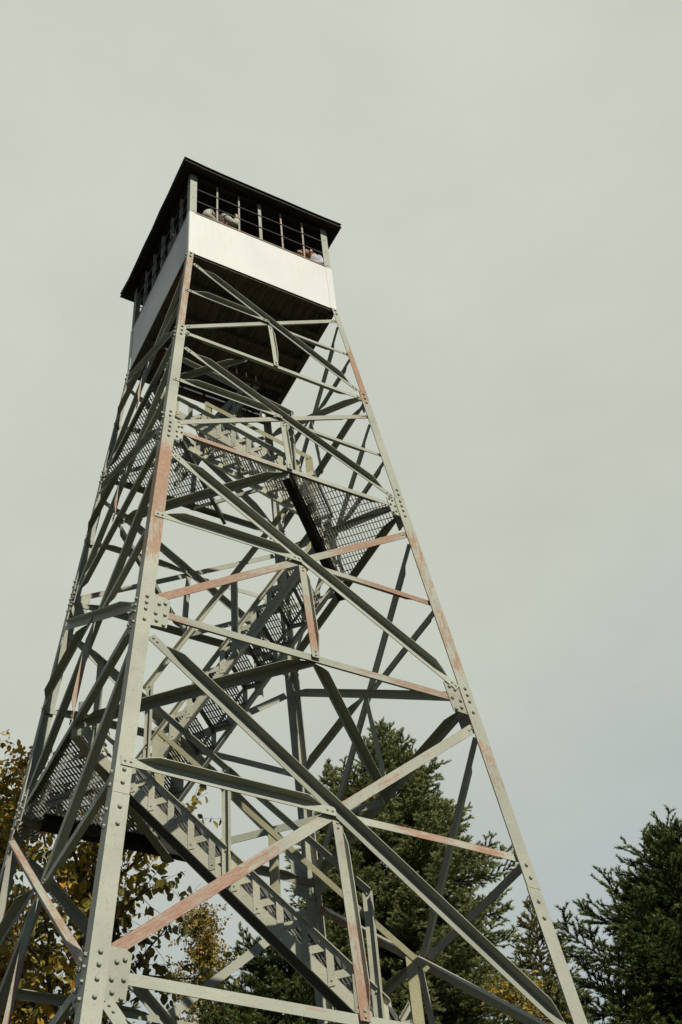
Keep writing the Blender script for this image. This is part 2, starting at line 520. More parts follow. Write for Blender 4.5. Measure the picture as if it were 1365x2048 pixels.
for k in range(4):
    nv = fnorm(k)
    for bi, (z0, z1, zc) in enumerate(bays):
        bb = (0.095, 0.088, 0.082, 0.066, 0.062)[bi]
        zb = z0 + (0.13 if bi else 0.0)
        zt = cross_top(zb, zc, z1)
        lb, lt = leg_b(zb)[0], leg_b(zt)[0]
        tb = leg_b(zb)[1]
        ea, et = hw(zb) - lb - 0.015, hw(zt) - lt - 0.015
        # the falling diagonal lies over the plates with its standing leg outward, the rising one behind them
        wornleft = (k == 3 and bi == 1)  # left diagonal where more red primer shows
        angle('diagonal_brace', fp(k, -et, zt, 0.004 - 0.006), fp(k, ea, zb, -0.002), nv, bb, 1, bb * 0.82,
              wear=WEAR_B.get((k, bi)) or ([.6, .84, .7, .6, .86, .6] if wornleft else None), hue=0.1, taper=0.17, flat=0.15, bow=-0.006)
        angle('diagonal_brace', fp(k, -ea - lb * 0.3, zb, -tb - 0.0105), fp(k, et + lt * 0.3, zt, -tb - 0.0105), nv, bb, -1, bb * 0.92,
              wear=WEAR_A.get((k, bi)), hue=0.1 if bi != 2 else 0.55, bow=0.005)
        if bi == 0:
            continue
        # half struts from the legs to the crossing
        wm = hw(zc)
        angle('mid_strut', fp(k, -wm + 0.03, zc, 0.0085), fp(k, -0.01, zc - 0.005, 0.0085), nv, bb * 0.95, 1, bb * 0.85, wear=[.3, .2, .2, .25], taper=0.15, flat=0.12)
        angle('mid_strut', fp(k, 0.03, zc, -tb - 0.021), fp(k, wm - 0.04, zc, -tb - 0.021), nv, bb * 0.80, -1, bb * 0.75,
              wear=WEAR_M.get((k, bi)), hue=0.35 if bi == 2 else 0.1, taper=0.2)
        # hanger from the crossing to the strut below
        pinkleft = (k == 3 and bi == 1)
        angle('hanger', fp(k, 0.005, zc - 0.06, -tb - 0.028 + 0.02), fp(k, 0.005, z0 - 0.02, 0.005), nv, bb * 0.92, 1, bb * 0.55, taper=0.16, flat=0.09,
              wear=(WEAR_V.get(bi - 1) if k == 0 else ([.4, .5, .8, .85, .6] if k == 3 else None)), hue=0.2 if bi == 1 else 0.6)
        # horizontal strut
        wz = hw(z0)
        lz, tz = leg_b(z0)
        angle('horizontal_strut', fp(k, -wz + lz * 0.6, z0, -tz - 0.010), fp(k, wz - lz * 0.6, z0, -tz - 0.010), nv, bb * 0.98, -1, bb * 0.9,
              wear=(WEAR_H.get(bi - 1) if k == 0 else None), hue=0.25, taper=0.18, flat=0.12)

# ---- plan bracing between the middles of neighbouring faces
for zi in range(4):
    z = ZL[zi] - 0.035
    w_ = hw(z) - 0.05
    mids = [FN[k] * w_ + Vector((0, 0, z)) for k in range(4)]
    for k in range(4):
        a, b_ = mids[k], mids[(k + 1) % 4]
        if (zi, k) in ((0, 0), (1, 2), (2, 0), (3, 0), (3, 2)):
            continue                     # the landing beams run here
        nv = (a + b_)
        nv.z = 0
        nv.normalize()
        bb = (0.085, 0.085, 0.075, 0.065)[zi]
        if zi == 3 and k == 3:
            a, b_ = Vector((-w_, -0.35, z)), Vector((-0.35, -w_, z))
        angle('plan_brace', a, b_, nv, bb, 1, bb * 0.9, wear=[.2, .3, .25, .3], taper=0.13, flat=0.08)

# ------------------------------------------------------------------ stairs
U = Vector((1, -1, 0)) / R2
V = Vector((1, 1, 0)) / R2
def uv(u, v, z):
    return U * u + V * v + Vector((0, 0, z))
MUV = Matrix(((U.x, V.x, 0, 0), (U.y, V.y, 0, 0), (0, 0, 1, 0), (0, 0, 0, 1)))

WT = 0.66                                   # clear stair width
tm = MB()                                   # one tread in (u, v, z): u 0..0.22, v 0..WT, top at 0
tm.wear = 0.2
for i in range(7):
    u = 0.012 + i * 0.0285
    tm.box((u - 0.0028, 0.006, -0.028), (u + 0.0028, WT - 0.006, 0.0))
for i in range(6):
    v_ = 0.06 + i * (WT - 0.12) / 5
    tm.box((0.004, v_ - 0.003, -0.008), (0.194, v_ + 0.003, -0.001))
tread_grate = tm
def tread_mesh(rise_dir):
    mb = MB()
    mb.wear = 0.2
    mb.add(tread_grate.v, tread_grate.f)
    # nosing plate on the lower (front) side, end plates at both sides
    if rise_dir > 0:
        mb.box((-0.010, 0.006, -0.070), (0.004, WT - 0.006, 0.004))
    else:
        mb.box((0.196, 0.006, -0.070), (0.210, WT - 0.006, 0.004))
    ndark = len(mb.f)
    mb.box((0.002, 0.0005, -0.066), (0.198, 0.0052, -0.001))
    mb.box((0.002, WT - 0.0052, -0.066), (0.198, WT - 0.0005, -0.001))
    ob = mb.build('tread', M_stair)
    me = ob.data
    me.materials.append(M_grate)
    for i, p in enumerate(me.polygons):
        p.material_index = 1 if i < ndark else 0
    D.objects.remove(ob)
    return me
TREAD = {1: tread_mesh(1), -1: tread_mesh(-1)}

def upright_mesh(sd):
    ub = MB()
    ub.wear = 0.22
    lo, hi = sorted((0.0, 0.005 * sd))
    ub.add([(-0.028, lo, 0.03), (0.028, lo, 0.03), (0.028, lo, 0.325), (-0.028, lo, 0.375),
            (-0.028, hi, 0.03), (0.028, hi, 0.03), (0.028, hi, 0.325), (-0.028, hi, 0.375)],
           [(3, 2, 1, 0), (4, 5, 6, 7), (0, 1, 5, 4), (1, 2, 6, 5), (2, 3, 7, 6), (3, 0, 4, 7)])
    ub.bolt((0.004, 0.005 * sd, 0.075), (0, sd, 0), 0.008, 0.008)
    ob = ub.build('guard_upright', M_stair)
    me = ob.data
    D.objects.remove(ob)
    return me
UPRIGHT = {1: upright_mesh(1), -1: upright_mesh(-1)}

def flight(k, b, u0, u1, z0, z1, v0, steps, rail_near, rail_far, posts_near, posts_far, rh=1.17, wd=WT, shade_under=False):
    """side frames follow z = k u + b (lower edge); u0 is the foot, u1 the head"""
    dirn = 1 if u1 > u0 else -1
    v1 = v0 + wd
    zl = lambda u: k * u + b
    mb = MB()
    mb.wear, mb.hue = 0.26, 0.3
    for sd, v_ in ((-1, v0), (1, v1)):
        t = 0.007
        va, vb = (v_ - t, v_) if sd < 0 else (v_, v_ + t)
        ua, ub = min(u0, u1), max(u0, u1)
        def strip(zo0, zo1, va, vb, ua=ua, ub=ub):
            r = []
            n = 6
            for i in range(n + 1):
                u = ua + (ub - ua) * i / n
                z = zl(u)
                r.append([uv(u, va, z + zo0), uv(u, vb, z + zo0), uv(u, vb, z + zo1), uv(u, va, z + zo1)])
            mb.sweep(r)
        strip(0.0, 0.135, va, vb)                                        # stringer web
        fa, fb_ = (va - 0.036, va - 0.0003) if sd < 0 else (vb + 0.0003, vb + 0.036)
        ia, ib = (vb + 0.0003, vb + 0.05) if sd < 0 else (va - 0.05, va - 0.0003)
        strip(-0.004, 0.008, ia, ib)                                     # lower flange, turned in
        strip(0.325, 0.385, va, vb)                                      # upper chord web
        strip(0.375, 0.386, fa, fb_)                                     # upper chord flange, turned out
    body = mb.build('stair_flight', M_stair, tower)
    if shade_under:  # added dark sheet, stands in for the shade beneath the flight
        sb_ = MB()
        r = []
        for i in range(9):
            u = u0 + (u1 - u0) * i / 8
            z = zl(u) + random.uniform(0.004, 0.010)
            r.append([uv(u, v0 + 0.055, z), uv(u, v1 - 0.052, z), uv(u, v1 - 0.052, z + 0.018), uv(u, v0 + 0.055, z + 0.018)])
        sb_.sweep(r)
        sb_.build('shade_sheet', M_shadeblack, body)
    rise = (z1 - z0) / steps
    for j in range(steps):
        zt = z0 + rise * (j + 1)
        if j == steps - 1:
            break
        u = (zt - 0.245 - b) / k
        ob = D.objects.new('tread', TREAD[dirn])
        COL.objects.link(ob)
        ob.parent = body
        ob.matrix_local = Matrix.Translation(uv(u - 0.10, v0, zt)) @ MUV @ Matrix.Diagonal((1, wd / WT, 1, 1))
    # uprights between the chords, one by each tread
    for j in range(steps):
        u = (z0 + rise * (j + 0.8) - 0.10 - b) / k
        for sd, v_ in ((-1, v0 - 0.0075), (1, v1 + 0.0075)):
            ob = D.objects.new('guard_upright', UPRIGHT[sd])
            COL.objects.link(ob)
            ob.parent = body
            ob.matrix_local = Matrix.Translation(uv(u, v_, zl(u))) @ MUV
    for side, v_, has, posts, mat in ((-1, v0 - 0.012, rail_near, posts_near, M_stair), (1, v1 + 0.012, rail_far, posts_far, M_yellow)):
        if not has:
            continue
        rb = MB()
        rb.wear = 0.25
        ra, re = has
        p0, p1 = uv(ra, v_ + 0.0 * side, zl(ra) + rh), uv(re, v_, zl(re) + rh)
        if p0.x > p1.x:
            p0, p1 = p1, p0
        nrm = -V if side < 0 else -V
        X = (p1 - p0).normalized()
        up = (-V).cross(X)
        rb.bar(p0, p1, 0.006, 0.048, up)
        if side < 0:
            q = -V * 0.026
            rb.bar(p0 + q + up * 0.021, p1 + q + up * 0.021, 0.046, 0.006, up)
        else:
            q = V * 0.026
            rb.bar(p0 + q + up * 0.021, p1 + q + up * 0.021, 0.046, 0.006, up)
        rb.build('handrail', mat, body)
        for u in posts:
            pb = MB()
            pb.wear = 0.22
            zt = zl(u) + rh - 0.01
            vv = v_ - 0.004 if side < 0 else v_ + 0.004
            lo, hi = sorted((vv, vv + 0.006 * side))
            pb.box((u - 0.040, lo, zl(u) + 0.02), (u + 0.040, hi, zt), MUV)
            lo, hi = sorted((vv + 0.0062 * side, vv + 0.05 * side))
            pb.box((u + 0.034, lo, zl(u) + 0.02), (u + 0.040, hi, zt - 0.03), MUV)
            for zz in (0.09, 0.34, rh - 0.035):
                pb.bolt(MUV @ Vector((u, vv + 0.006 * side, zl(u) + zz)), V * side, 0.012, 0.012)
            pb.build('rail_post', mat, body)
    return body

flight(-1.294, 7.445, 1.40, -1.20, ZL[0], ZL[1], -0.72, 14, (-1.2, 1.33), (-0.93, 1.53), (-1.13, 0.16, 1.31), (-0.87, 0.27, 1.40), wd=0.84, shade_under=True)
flight(1.293, 10.53, -1.14, 1.00, ZL[1], ZL[2], 0.14, 12, (-1.05, 0.95), (-1.05, 0.95), (-1.0, -0.05, 0.9), (-1.0, -0.05, 0.9))
flight(-1.27, 13.15, 1.03, -0.56, ZL[2], ZL[3], -0.68, 9, (-0.62, 0.98), (-0.36, 0.96), (-0.58, 0.95), (-0.32, 0.94))
flight(1.293, 4.23, -2.95, 1.36, 0.0, ZL[0], 0.09, 23, (-2.8, 0.3), (-2.8, 0.3), (-2.7, -1.4, 0.0), (-2.7, -1.4, 0.0))

# top flight: steep stair along the back wall up into the hatch
def steep():
    mb = MB()
    mb.wear = 0.25
    x0, x1, z0, z1 = -0.35, 0.62, ZL[3] + 0.02, ZL[4] + 0.02
    ya, yb = 0.46, 0.98
    for y in (ya, yb):
        for dz in (0.0, 0.26):
            mb.bar((x0, y, z0 + dz), (x1, y, z1 + dz), 0.008, 0.07)
        for j in range(9):
            f = (j + 0.5) / 9
            x, z = x0 + (x1 - x0) * f, z0 + (z1 - z0) * f
            mb.box((x - 0.02, y - 0.010, z), (x + 0.02, y - 0.0045, z + 0.26))
    o = mb.build('stair_flight', M_paint, tower)
    for j in range(8):
        f = (j + 1) / 9
        tb = MB()
        x, z = x0 + (x1 - x0) * f, z0 + (z1 - z0) * f + 0.06
        for i in range(6):
            tb.box((x - 0.09 + i * 0.033, ya + 0.006, z - 0.028), (x - 0.085 + i * 0.033, yb - 0.006, z))
        tb.box((x - 0.13, ya + 0.006, z - 0.03), (x - 0.10, yb - 0.006, z + 0.003))
        tb.build('tread', M_grate, o)
steep()

# ---- landings: triangular bar gratings in the corners
def landing(sgn, zi, ue, beam=None, bw=0.075):
    z = ZL[zi] + 0.035
    w_ = hw(z) - 0.045
    uc = R2 * w_
    mb = MB()
    mb.wear = 0.2
    # bearing bars run along v
    n = int((uc - ue - 0.05) / 0.034)
    for i in range(n):
        u = ue + 0.03 + i * 0.034
        h = uc - u
        if h < 0.04:
            continue
        mb.box(tuple((sgn * u - 0.0025, -h, z - 0.030)), tuple((sgn * u + 0.0025, h, z)), MUV)
    nv_ = int((uc - ue) / 0.10)
    for i in range(-nv_, nv_ + 1):
        v_ = i * 0.10
        a, b_ = ue + 0.01, uc - abs(v_)
        if b_ - a < 0.05:
            continue
        lo, hi = sorted((sgn * a, sgn * b_))
        mb.box((lo, v_ - 0.003, z - 0.009), (hi, v_ + 0.003, z - 0.001), MUV)
    o = mb.build('landing', M_grate, tower)
    h = uc - ue
    eb = MB()
    lo, hi = sorted((sgn * (ue - bw), sgn * (ue + 0.012)))
    eb.box((lo, -h - 0.02, z - 0.175), (hi, h + 0.02, z - 0.165), MUV)
    lo2, hi2 = sorted((sgn * (ue + 0.004), sgn * (ue + 0.012)))
    eb.box((lo2, -h - 0.02, z - 0.1645), (hi2, h + 0.02, z - 0.002), MUV)
    eb.build('edge_beam', beam or M_shadeblack, o)
    return o

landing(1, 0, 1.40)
l1 = landing(-1, 1, 1.17, M_paint)
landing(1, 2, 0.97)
l3 = landing(-1, 3, 0.55, M_grate, 0.03)
# channel carrying the lower left landing along the back face
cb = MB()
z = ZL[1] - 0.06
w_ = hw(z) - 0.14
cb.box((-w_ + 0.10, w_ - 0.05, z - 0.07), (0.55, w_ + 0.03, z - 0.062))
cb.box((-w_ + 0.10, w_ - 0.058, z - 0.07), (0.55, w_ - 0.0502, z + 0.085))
cb.build('edge_beam', M_shadeblack, l1)
# toe plate and guard posts at the landing heads
for L_, z, ue, sgn in ((l1, ZL[1], 1.17, -1), (l3, ZL[3], 0.55, -1)):
    tb = MB()
    tb.wear = 0.2
    tb.box((sgn * ue - 0.004, -0.98 if z < 10 else -0.9, z + 0.04), (sgn * ue + 0.004, -0.745, z + 0.20), MUV)
    tb.box((sgn * ue - 0.022, -0.99 if z < 10 else -0.92, z - 0.05), (sgn * ue + 0.022, -0.984 if z < 10 else -0.914, z + 0.36), MUV)
    tb.build('toe_plate', M_paint, L_)

# ------------------------------------------------------------------ cab
WC = 1.057
ZB, ZS, ZR = 15.935, 16.959, 17.967
cab = MB()
# floor planks running front to back, leaving the hatch over the top flight
hx0, hx1, hy0, hy1 = -0.42, 0.90, 0.44, 1.0
x = -WC + 0.012
while x < WC - 0.02:
    x2 = min(x + 0.138, WC - 0.012)
    dz = random.uniform(-0.003, 0.003)
    if x2 > hx0 and x < hx1:
        cab.box((x, -WC + 0.012, ZB + 0.03 + dz), (x2, hy0, ZB + 0.065 + dz))
        cab.box((x, hy1, ZB + 0.03 + dz), (x2, WC - 0.012, ZB + 0.065 + dz))
    else:
        cab.box((x, -WC + 0.012, ZB + 0.03 + dz), (x2, WC - 0.012, ZB + 0.065 + dz))
    x += 0.145
cab_o = cab.build('cab', M_wood, tower)
hd_ = MB()
hd_.box((hx0 + 0.02, hy0 + 0.02, ZB + 0.075), (hx1 - 0.02, hy1 - 0.02, ZB + 0.09))
for xx in (hx0 + 0.1, hx1 - 0.14):
    hd_.box((xx, hy0 + 0.02, ZB + 0.05), (xx + 0.04, hy1 - 0.02, ZB + 0.0745))
hd_.build('hatch_door', M_lining, cab_o)
fj = MB()
for y in (-0.62, -0.14, 0.40):
    fj.box((-WC + 0.02, y - 0.025, ZB - 0.075), (WC - 0.02, y + 0.025, ZB + 0.026))
fj.build('floor_joist', M_wood, cab_o)
fr = MB()
for k in range(4):
    e, n = FE[k], FN[k]
    a, b_ = e * (-WC + 0.075) + n * (WC - 0.045), e * (WC - 0.075) + n * (WC - 0.045)
    fr.bar(a + Vector((0, 0, ZB - 0.04)), b_ + Vector((0, 0, ZB - 0.04)), 0.075, 0.012)
    fr.bar(a + n * -0.034 + Vector((0, 0, ZB + 0.0)), b_ + n * -0.034 + Vector((0, 0, ZB + 0.0)), 0.008, 0.06)
fr.build('floor_frame', M_wood, cab_o)
for k in range(4):
    e, n = FE[k], FN[k]
    mb = MB()
    t = 0.004
    nx = 14
    # sheet with slight oil canning so it does not read as a perfect plane
    ph = random.random() * 6
    rings = []
    for i in range(nx + 1):
        s = -WC + 0.003 + 2 * (WC - 0.003) * i / nx
        col_ = []
        nz = 8
        for j in range(nz + 1):
            zz = ZB + (ZS - ZB) * j / nz
            g = math.sin(math.pi * i / nx) * math.sin(math.pi * j / nz)
            d = 0.0035 * g * (math.sin(ph + s * 3.1 + zz * 2.0) + 0.6 * math.sin(2 * ph + s * 6.3 - zz * 3.7))
            col_.append((s, zz, d))
        rings.append(col_)
    vs, fs = [], []
    off = 0.001 * (k % 2)
    for side in (0, -t):
        for col_ in rings:
            for s, zz, d in col_:
                vs.append(e * s + n * (WC + off + d + side) + Vector((0, 0, zz)))
    nz1 = nz + 1
    H_ = (nx + 1) * nz1
    for i in range(nx):
        for j in range(nz):
            a = i * nz1 + j
            fs.append((a, a + nz1, a + nz1 + 1, a + 1))
            fs.append((H_ + a + 1, H_ + a + nz1 + 1, H_ + a + nz1, H_ + a))
    for i in range(nx):
        a, b_ = i * nz1, (i + 1) * nz1
        fs.append((H_ + a, H_ + b_, b_, a))
        fs.append((a + nz, b_ + nz, H_ + b_ + nz, H_ + a + nz))
    mb.add(vs, fs)
    for sd in (-1, 1):
        for zz in (ZB + 0.05, ZB + 0.13, ZB + 0.42, ZB + 0.7, ZS - 0.14, ZS - 0.07):
            mb.bolt(e * (sd * (WC - 0.04)) + n * (WC + off + 0.0005) + Vector((0, 0, zz)), n, 0.009, 0.006)
    wall = mb.build('wall_panel', M_white, cab_o)
    li = MB()
    p = n * (WC - 0.034)
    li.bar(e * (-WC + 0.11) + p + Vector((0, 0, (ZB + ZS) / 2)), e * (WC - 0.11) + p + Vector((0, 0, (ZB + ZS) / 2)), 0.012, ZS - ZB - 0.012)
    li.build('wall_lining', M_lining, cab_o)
    # lap strip at the corner
    for sd in (-1, 1):
        ls = MB()
        p = e * (sd * (WC - 0.045)) + n * (WC + off + 0.0035)
        ls.bar(p + Vector((0, 0, ZB + 0.01)), p + Vector((0, 0, ZS - 0.004)), 0.088, 0.004, n)
        ls.build('corner_strip', M_white, cab_o)
    sb = MB()
    p = n * (WC - 0.012)
    sb.bar(e * (-WC + 0.07) + p + Vector((0, 0, ZS + 0.012)), e * (WC - 0.07) + p + Vector((0, 0, ZS + 0.012)), 0.04, 0.022)
    sb.build('window_sill', M_sill, cab_o)
    # mullions and the two wires across the open windows
    for i, s in enumerate((-0.65, -0.325, 0.0, 0.33, 0.66)):
        mb = MB()
        mb.wear, mb.hue = (0.45, 0.3)
        if k == 0 and i >= 3:
            mb.wear = 0.60
        wv_ = 0.024 if i != 2 else 0.046
        c0 = e * s + n * (WC - 0.02)
        lean = e * random.uniform(-0.006, 0.006)
        mb.bar(c0 + Vector((0, 0, ZS + 0.0235)), c0 + lean + Vector((0, 0, ZR + 0.02)), wv_, 0.007, n)
        mb.bar(c0 + e * (wv_ / 2 - 0.0035) + n * -0.021 + Vector((0, 0, ZS + 0.0235)), c0 + lean + e * (wv_ / 2 - 0.0035) + n * -0.021 + Vector((0, 0, ZR + 0.02)), 0.007, 0.034, n)
        mb.build('mullion', M_paint, cab_o)
    for zz in (17.33, 17.655):
        cbm = MB()
        pts = [e * s + n * (WC - 0.012) + Vector((0, 0, zz + 0.004 * math.sin(s * 9 + k))) for s in np.linspace(-WC + 0.07, WC - 0.07, 9)]
        for a, b_ in zip(pts[:-1], pts[1:]):
            cbm.tube(a, b_, 0.0085, None, 6)
        cbm.build('guard_wire', M_cable, cab_o)
    # top plate under the roof
    tp = MB()
    p = n * (WC - 0.03)
    tp.bar(e * (-WC + 0.09) + p + Vector((0, 0, ZR + 0.03)), e * (WC - 0.09) + p + Vector((0, 0, ZR + 0.03)), 0.05, 0.05)
    tp.build('top_plate', M_roofu, cab_o)
for sx, sy in CN:
    mb = MB()
    mb.wear, mb.hue = 0.30, 0.7
    w_ = WC - 0.003
    bb, t = 0.098, 0.008
    loop = [(0, 0), (bb, 0), (bb, t), (t, t), (t, bb), (0, bb)]
    rings = []
    for zz in (ZS - 0.06, ZS + 0.35, ZS + 0.7, ZR + 0.05):
        l = [(sx * (w_ - p), sy * (w_ - q), zz) for p, q in loop]
        rings.append(l if sx * sy > 0 else l[::-1])
    mb.sweep(rings)
    for zz in (ZS + 0.06, ZS + 0.42, ZS + 0.75):
        mb.bolt((sx * (w_ - 0.05), sy * (w_ + 0.0005), zz), (0, sy, 0), 0.009, 0.008)
        mb.bolt((sx * (w_ + 0.0005), sy * (w_ - 0.05), zz), (sx, 0, 0), 0.009, 0.008)
    mb.build('corner_post', M_leg, cab_o)
# hip roof: thin sheet over boards, edges slightly uneven
rf = MB()
WR = 1.212
apex = Vector((0, 0, ZR + 0.62))
edge = []
for k in range(4):
    for i in range(8):
        s = -WR + 2 * WR * i / 8
        dz = random.uniform(-0.006, 0.006) if i else 0.012
        dn = random.uniform(-0.006, 0.004) if i else 0.012
        edge.append(FE[k] * s + FN[k] * (WR + dn) + Vector((0, 0, ZR + dz)))
n_ = len(edge)
vs = edge + [apex] + [p + Vector((0, 0, 0.022)) for p in edge] + [apex + Vector((0, 0, 0.022))]
fs = []
for i in range(n_):
    j = (i + 1) % n_
    fs.append((j, i, n_))
    fs.append((n_ + 1 + i, n_ + 1 + j, 2 * n_ + 1))
    fs.append((i, j, n_ + 1 + j, n_ + 1 + i))
rf.add(vs, fs)
roof = rf.build('roof', M_roofu, cab_o)
rt = MB()
vs = [p * 1.004 + Vector((0, 0, 0.020)) for p in edge] + [apex + Vector((0, 0, 0.06))]
rt.add(vs, [(i, (i + 1) % n_, n_) for i in range(n_)])
rt.build('roof_sheet', M_roof, cab_o)
for k in range(4):
    for s in (-0.9, -0.45, 0.0, 0.45, 0.9):
        ra = MB()
        d = 1 - abs(s) / WR
        p0 = FE[k] * s + FN[k] * (WC - 0.06) + Vector((0, 0, ZR + 0.035))
        p1 = FE[k] * s + FN[k] * (WR * (1 - d) + 0.06) + Vector((0, 0, ZR - 0.02 + 0.60 * d))
        ra.bar(p0, p1, 0.04, 0.05)
        ra.build('rafter', M_roofu, cab_o)
# white scrap caught on the near leg
sc_ = MB()
z = 5.14
w_ = hw(z)
pts = [(0.045, 0.0), (0.075, -0.005), (0.082, 0.035), (0.060, 0.055), (0.047, 0.030)]
r1 = [Vector((-w_ + a, -w_ - 0.0015 + SL * b, z + b)) for a, b in pts]
r2 = [p + Vector((0, -0.002, 0)) for p in r1]
sc_.sweep([r1, r2])
sc_.build('paint_chip', M_paper, tower)

# ------------------------------------------------------------------ people
def skin_obj(name, joints, edges, mat, parent, root=0, sub=2):
    """joints: list of (x, y, z, rx, ry)"""
    me = D.meshes.new(name)
    me.from_pydata([j[:3] for j in joints], edges, [])
    me.materials.append(mat)
    o = D.objects.new(name, me)
    COL.objects.link(o)
    o.parent = parent
    sk = o.modifiers.new('skin', 'SKIN')
    sk.use_smooth_shade = True
    for i, j in enumerate(joints):
        sv = me.skin_vertices[0].data[i]
        sv.radius = (j[3], j[4] if len(j) > 4 else j[3])
        sv.use_root = (i == root)
    ss = o.modifiers.new('subdiv', 'SUBSURF')
    ss.levels = ss.render_levels = sub
    return o

FZ = ZB + 0.068
def lerp(a, b, t):
    return tuple(a[i] + (b[i] - a[i]) * t for i in range(3))

def person(label, hip, chest, neck, head, armR, armL, shirt, sleeve, trouser, hair, feet, hold=None):
    """arm*: (shoulder, elbow, wrist, hand direction)"""
    p = thing('person', label, 'person', (hip[0], hip[1], FZ), 'people in the tower cab')
    off = Vector((hip[0], hip[1], FZ))
    def rel(q):
        return tuple(Vector(q) - off)
    J, E = [], []
    def j(q, r, r2=None):
        J.append((*rel(q), r, r2 or r))
        return len(J) - 1
    h0 = j(hip, 0.115, 0.085)
    c0 = j(chest, 0.125, 0.085)
    n0 = j(neck, 0.055)
    hd = Vector(head) - Vector(neck)
    hn = hd.normalized()
    b0 = j(Vector(neck) + hd * 0.45, 0.060, 0.066)
    b1 = j(Vector(head), 0.075, 0.088)
    b2 = j(Vector(head) + hn * 0.075, 0.060, 0.072)
    E += [(h0, c0), (c0, n0), (n0, b0), (b0, b1), (b1, b2)]
    for ft in feet:
        kn = lerp(hip, ft, 0.5)
        t0 = j(lerp(hip, ft, 0.12), 0.085)
        k0 = j(kn, 0.06)
        a0 = j((ft[0], ft[1], FZ + 0.08), 0.042)
        f0 = j((ft[0] + ft[3], ft[1] + ft[4], FZ + 0.04), 0.040)
        E += [(h0, t0), (t0, k0), (k0, a0), (a0, f0)]
    wr = []
    for arm in (armR, armL):
        s0 = j(arm[0], 0.058)
        e0 = j(arm[1], 0.040)
        w0 = j(arm[2], 0.028)
        hdir = Vector(arm[3]).normalized()
        pm = j(Vector(arm[2]) + hdir * 0.06, 0.036, 0.022)
        E += [(c0, s0), (s0, e0), (e0, w0), (w0, pm)]
        side = Vector(arm[4]).normalized() if len(arm) > 4 else hdir.cross(Vector((0, 0, 1))).normalized()
        curl = hdir.cross(side).normalized()
        for i, ln in enumerate((0.062, 0.072, 0.068, 0.055)):
            base = Vector(arm[2]) + hdir * 0.085 + side * (0.027 - 0.018 * i)
            q1 = base + hdir * ln * 0.45 + curl * ln * 0.25
            q2 = base + hdir * ln * 0.45 + curl * ln * 0.85
            a = j(base, 0.0095)
            b = j(q1, 0.0088)
            c = j(q2, 0.0075)
            E += [(pm, a), (a, b), (b, c)]
        tbase = Vector(arm[2]) + hdir * 0.03 + side * 0.036
        a = j(tbase, 0.0105)
        b = j(tbase + hdir * 0.035 + side * 0.012 + curl * 0.018, 0.0095)
        c = j(tbase + hdir * 0.055 + curl * 0.042, 0.008)
        E += [(w0, a), (a, b), (b, c)]
    skin_obj('body', J, E, M_skin, p, 0, 2)
    # shirt over torso and arms
    S = [(*rel(hip), 0.16, 0.13), (*rel(lerp(hip, chest, 0.5)), 0.165, 0.13), (*rel(chest), 0.175, 0.135), (*rel(lerp(chest, neck, 0.8)), 0.085, 0.085),
         (*rel(lerp(chest, armR[0], 0.85)), 0.088), (*rel(lerp(chest, armL[0], 0.85)), 0.088)]
    skin_obj('shirt', S, [(0, 1), (1, 2), (2, 3), (2, 4), (2, 5)], shirt, p, 0, 2)
    for arm in (armR, armL):
        S = [(*rel(lerp(chest, arm[0], 0.6)), 0.090), (*rel(arm[0]), 0.088), (*rel(lerp(arm[0], arm[1], 0.5)), 0.074), (*rel(arm[1]), 0.066), (*rel(lerp(arm[1], arm[2], 0.55)), 0.056), (*rel(lerp(arm[1], arm[2], 0.95)), 0.046)]
        skin_obj('sleeve', S, [(i, i + 1) for i in range(5)], sleeve, p, 0, 2)
    S = [(*rel(lerp(hip, chest, 0.12)), 0.13, 0.10)]
    Ed = []
    for ft in feet:
        i0 = len(S)
        S += [(*rel(lerp(hip, ft, 0.14)), 0.10), (*rel(lerp(hip, ft, 0.5)), 0.076), (*rel((ft[0], ft[1], FZ + 0.07)), 0.062)]
        Ed += [(0, i0), (i0, i0 + 1), (i0 + 1, i0 + 2)]
    skin_obj('trousers', S, Ed, trouser, p, 0, 2)
    # hair: cap over the skull, pushed to the back and top of the head
    back = Vector(chest) - Vector(arm_mid(armR, armL))
    back.z = 0
    if back.length < 1e-3:
        back = Vector((0, 1, 0))
    back.normalize()
    S = [(*rel(Vector(head) + back * 0.045 - hn * 0.02), 0.075, 0.075), (*rel(Vector(head) + back * 0.028 + hn * 0.05), 0.086, 0.088), (*rel(Vector(head) + hn * 0.095), 0.066, 0.070)]
    skin_obj('hair', S, [(0, 1), (1, 2)], hair, p, 0, 2)
    # face
    fb = MB()
    fwd = -back
    sidev = hn.cross(fwd).normalized()
    c = Vector(rel(head))
    fb.tube(c + fwd * 0.075 + hn * 0.012, c + fwd * 0.108 - hn * 0.022, 0.008, 0.014, 6)
    for s in (-1, 1):
        fb.tube(c + sidev * s * 0.076 - hn * 0.01, c + sidev * s * 0.098 - hn * 0.005, 0.016, 0.024, 8)
    fb.build('nose_and_ears', M_skin, p, None, True)
    eb = MB()
    for s in (-1, 1):
        eb.tube(c + fwd * 0.076 + sidev * s * 0.032 + hn * 0.018, c + fwd * 0.090 + sidev * s * 0.032 + hn * 0.018, 0.011, 0.007, 8)
    eb.build('eyes', M_hair_d, p, None, True)
    mb_ = MB()
    mb_.tube(c + fwd * 0.088 - hn * 0.05 - sidev * 0.024, c + fwd * 0.088 - hn * 0.05 + sidev * 0.024, 0.006, 0.006, 6)
    mb_.build('mouth', M_hair_r, p, None, True)
    return p

def arm_mid(a, b):
    return ((a[2][0] + b[2][0]) / 2, (a[2][1] + b[2][1]) / 2, (a[2][2] + b[2][2]) / 2)

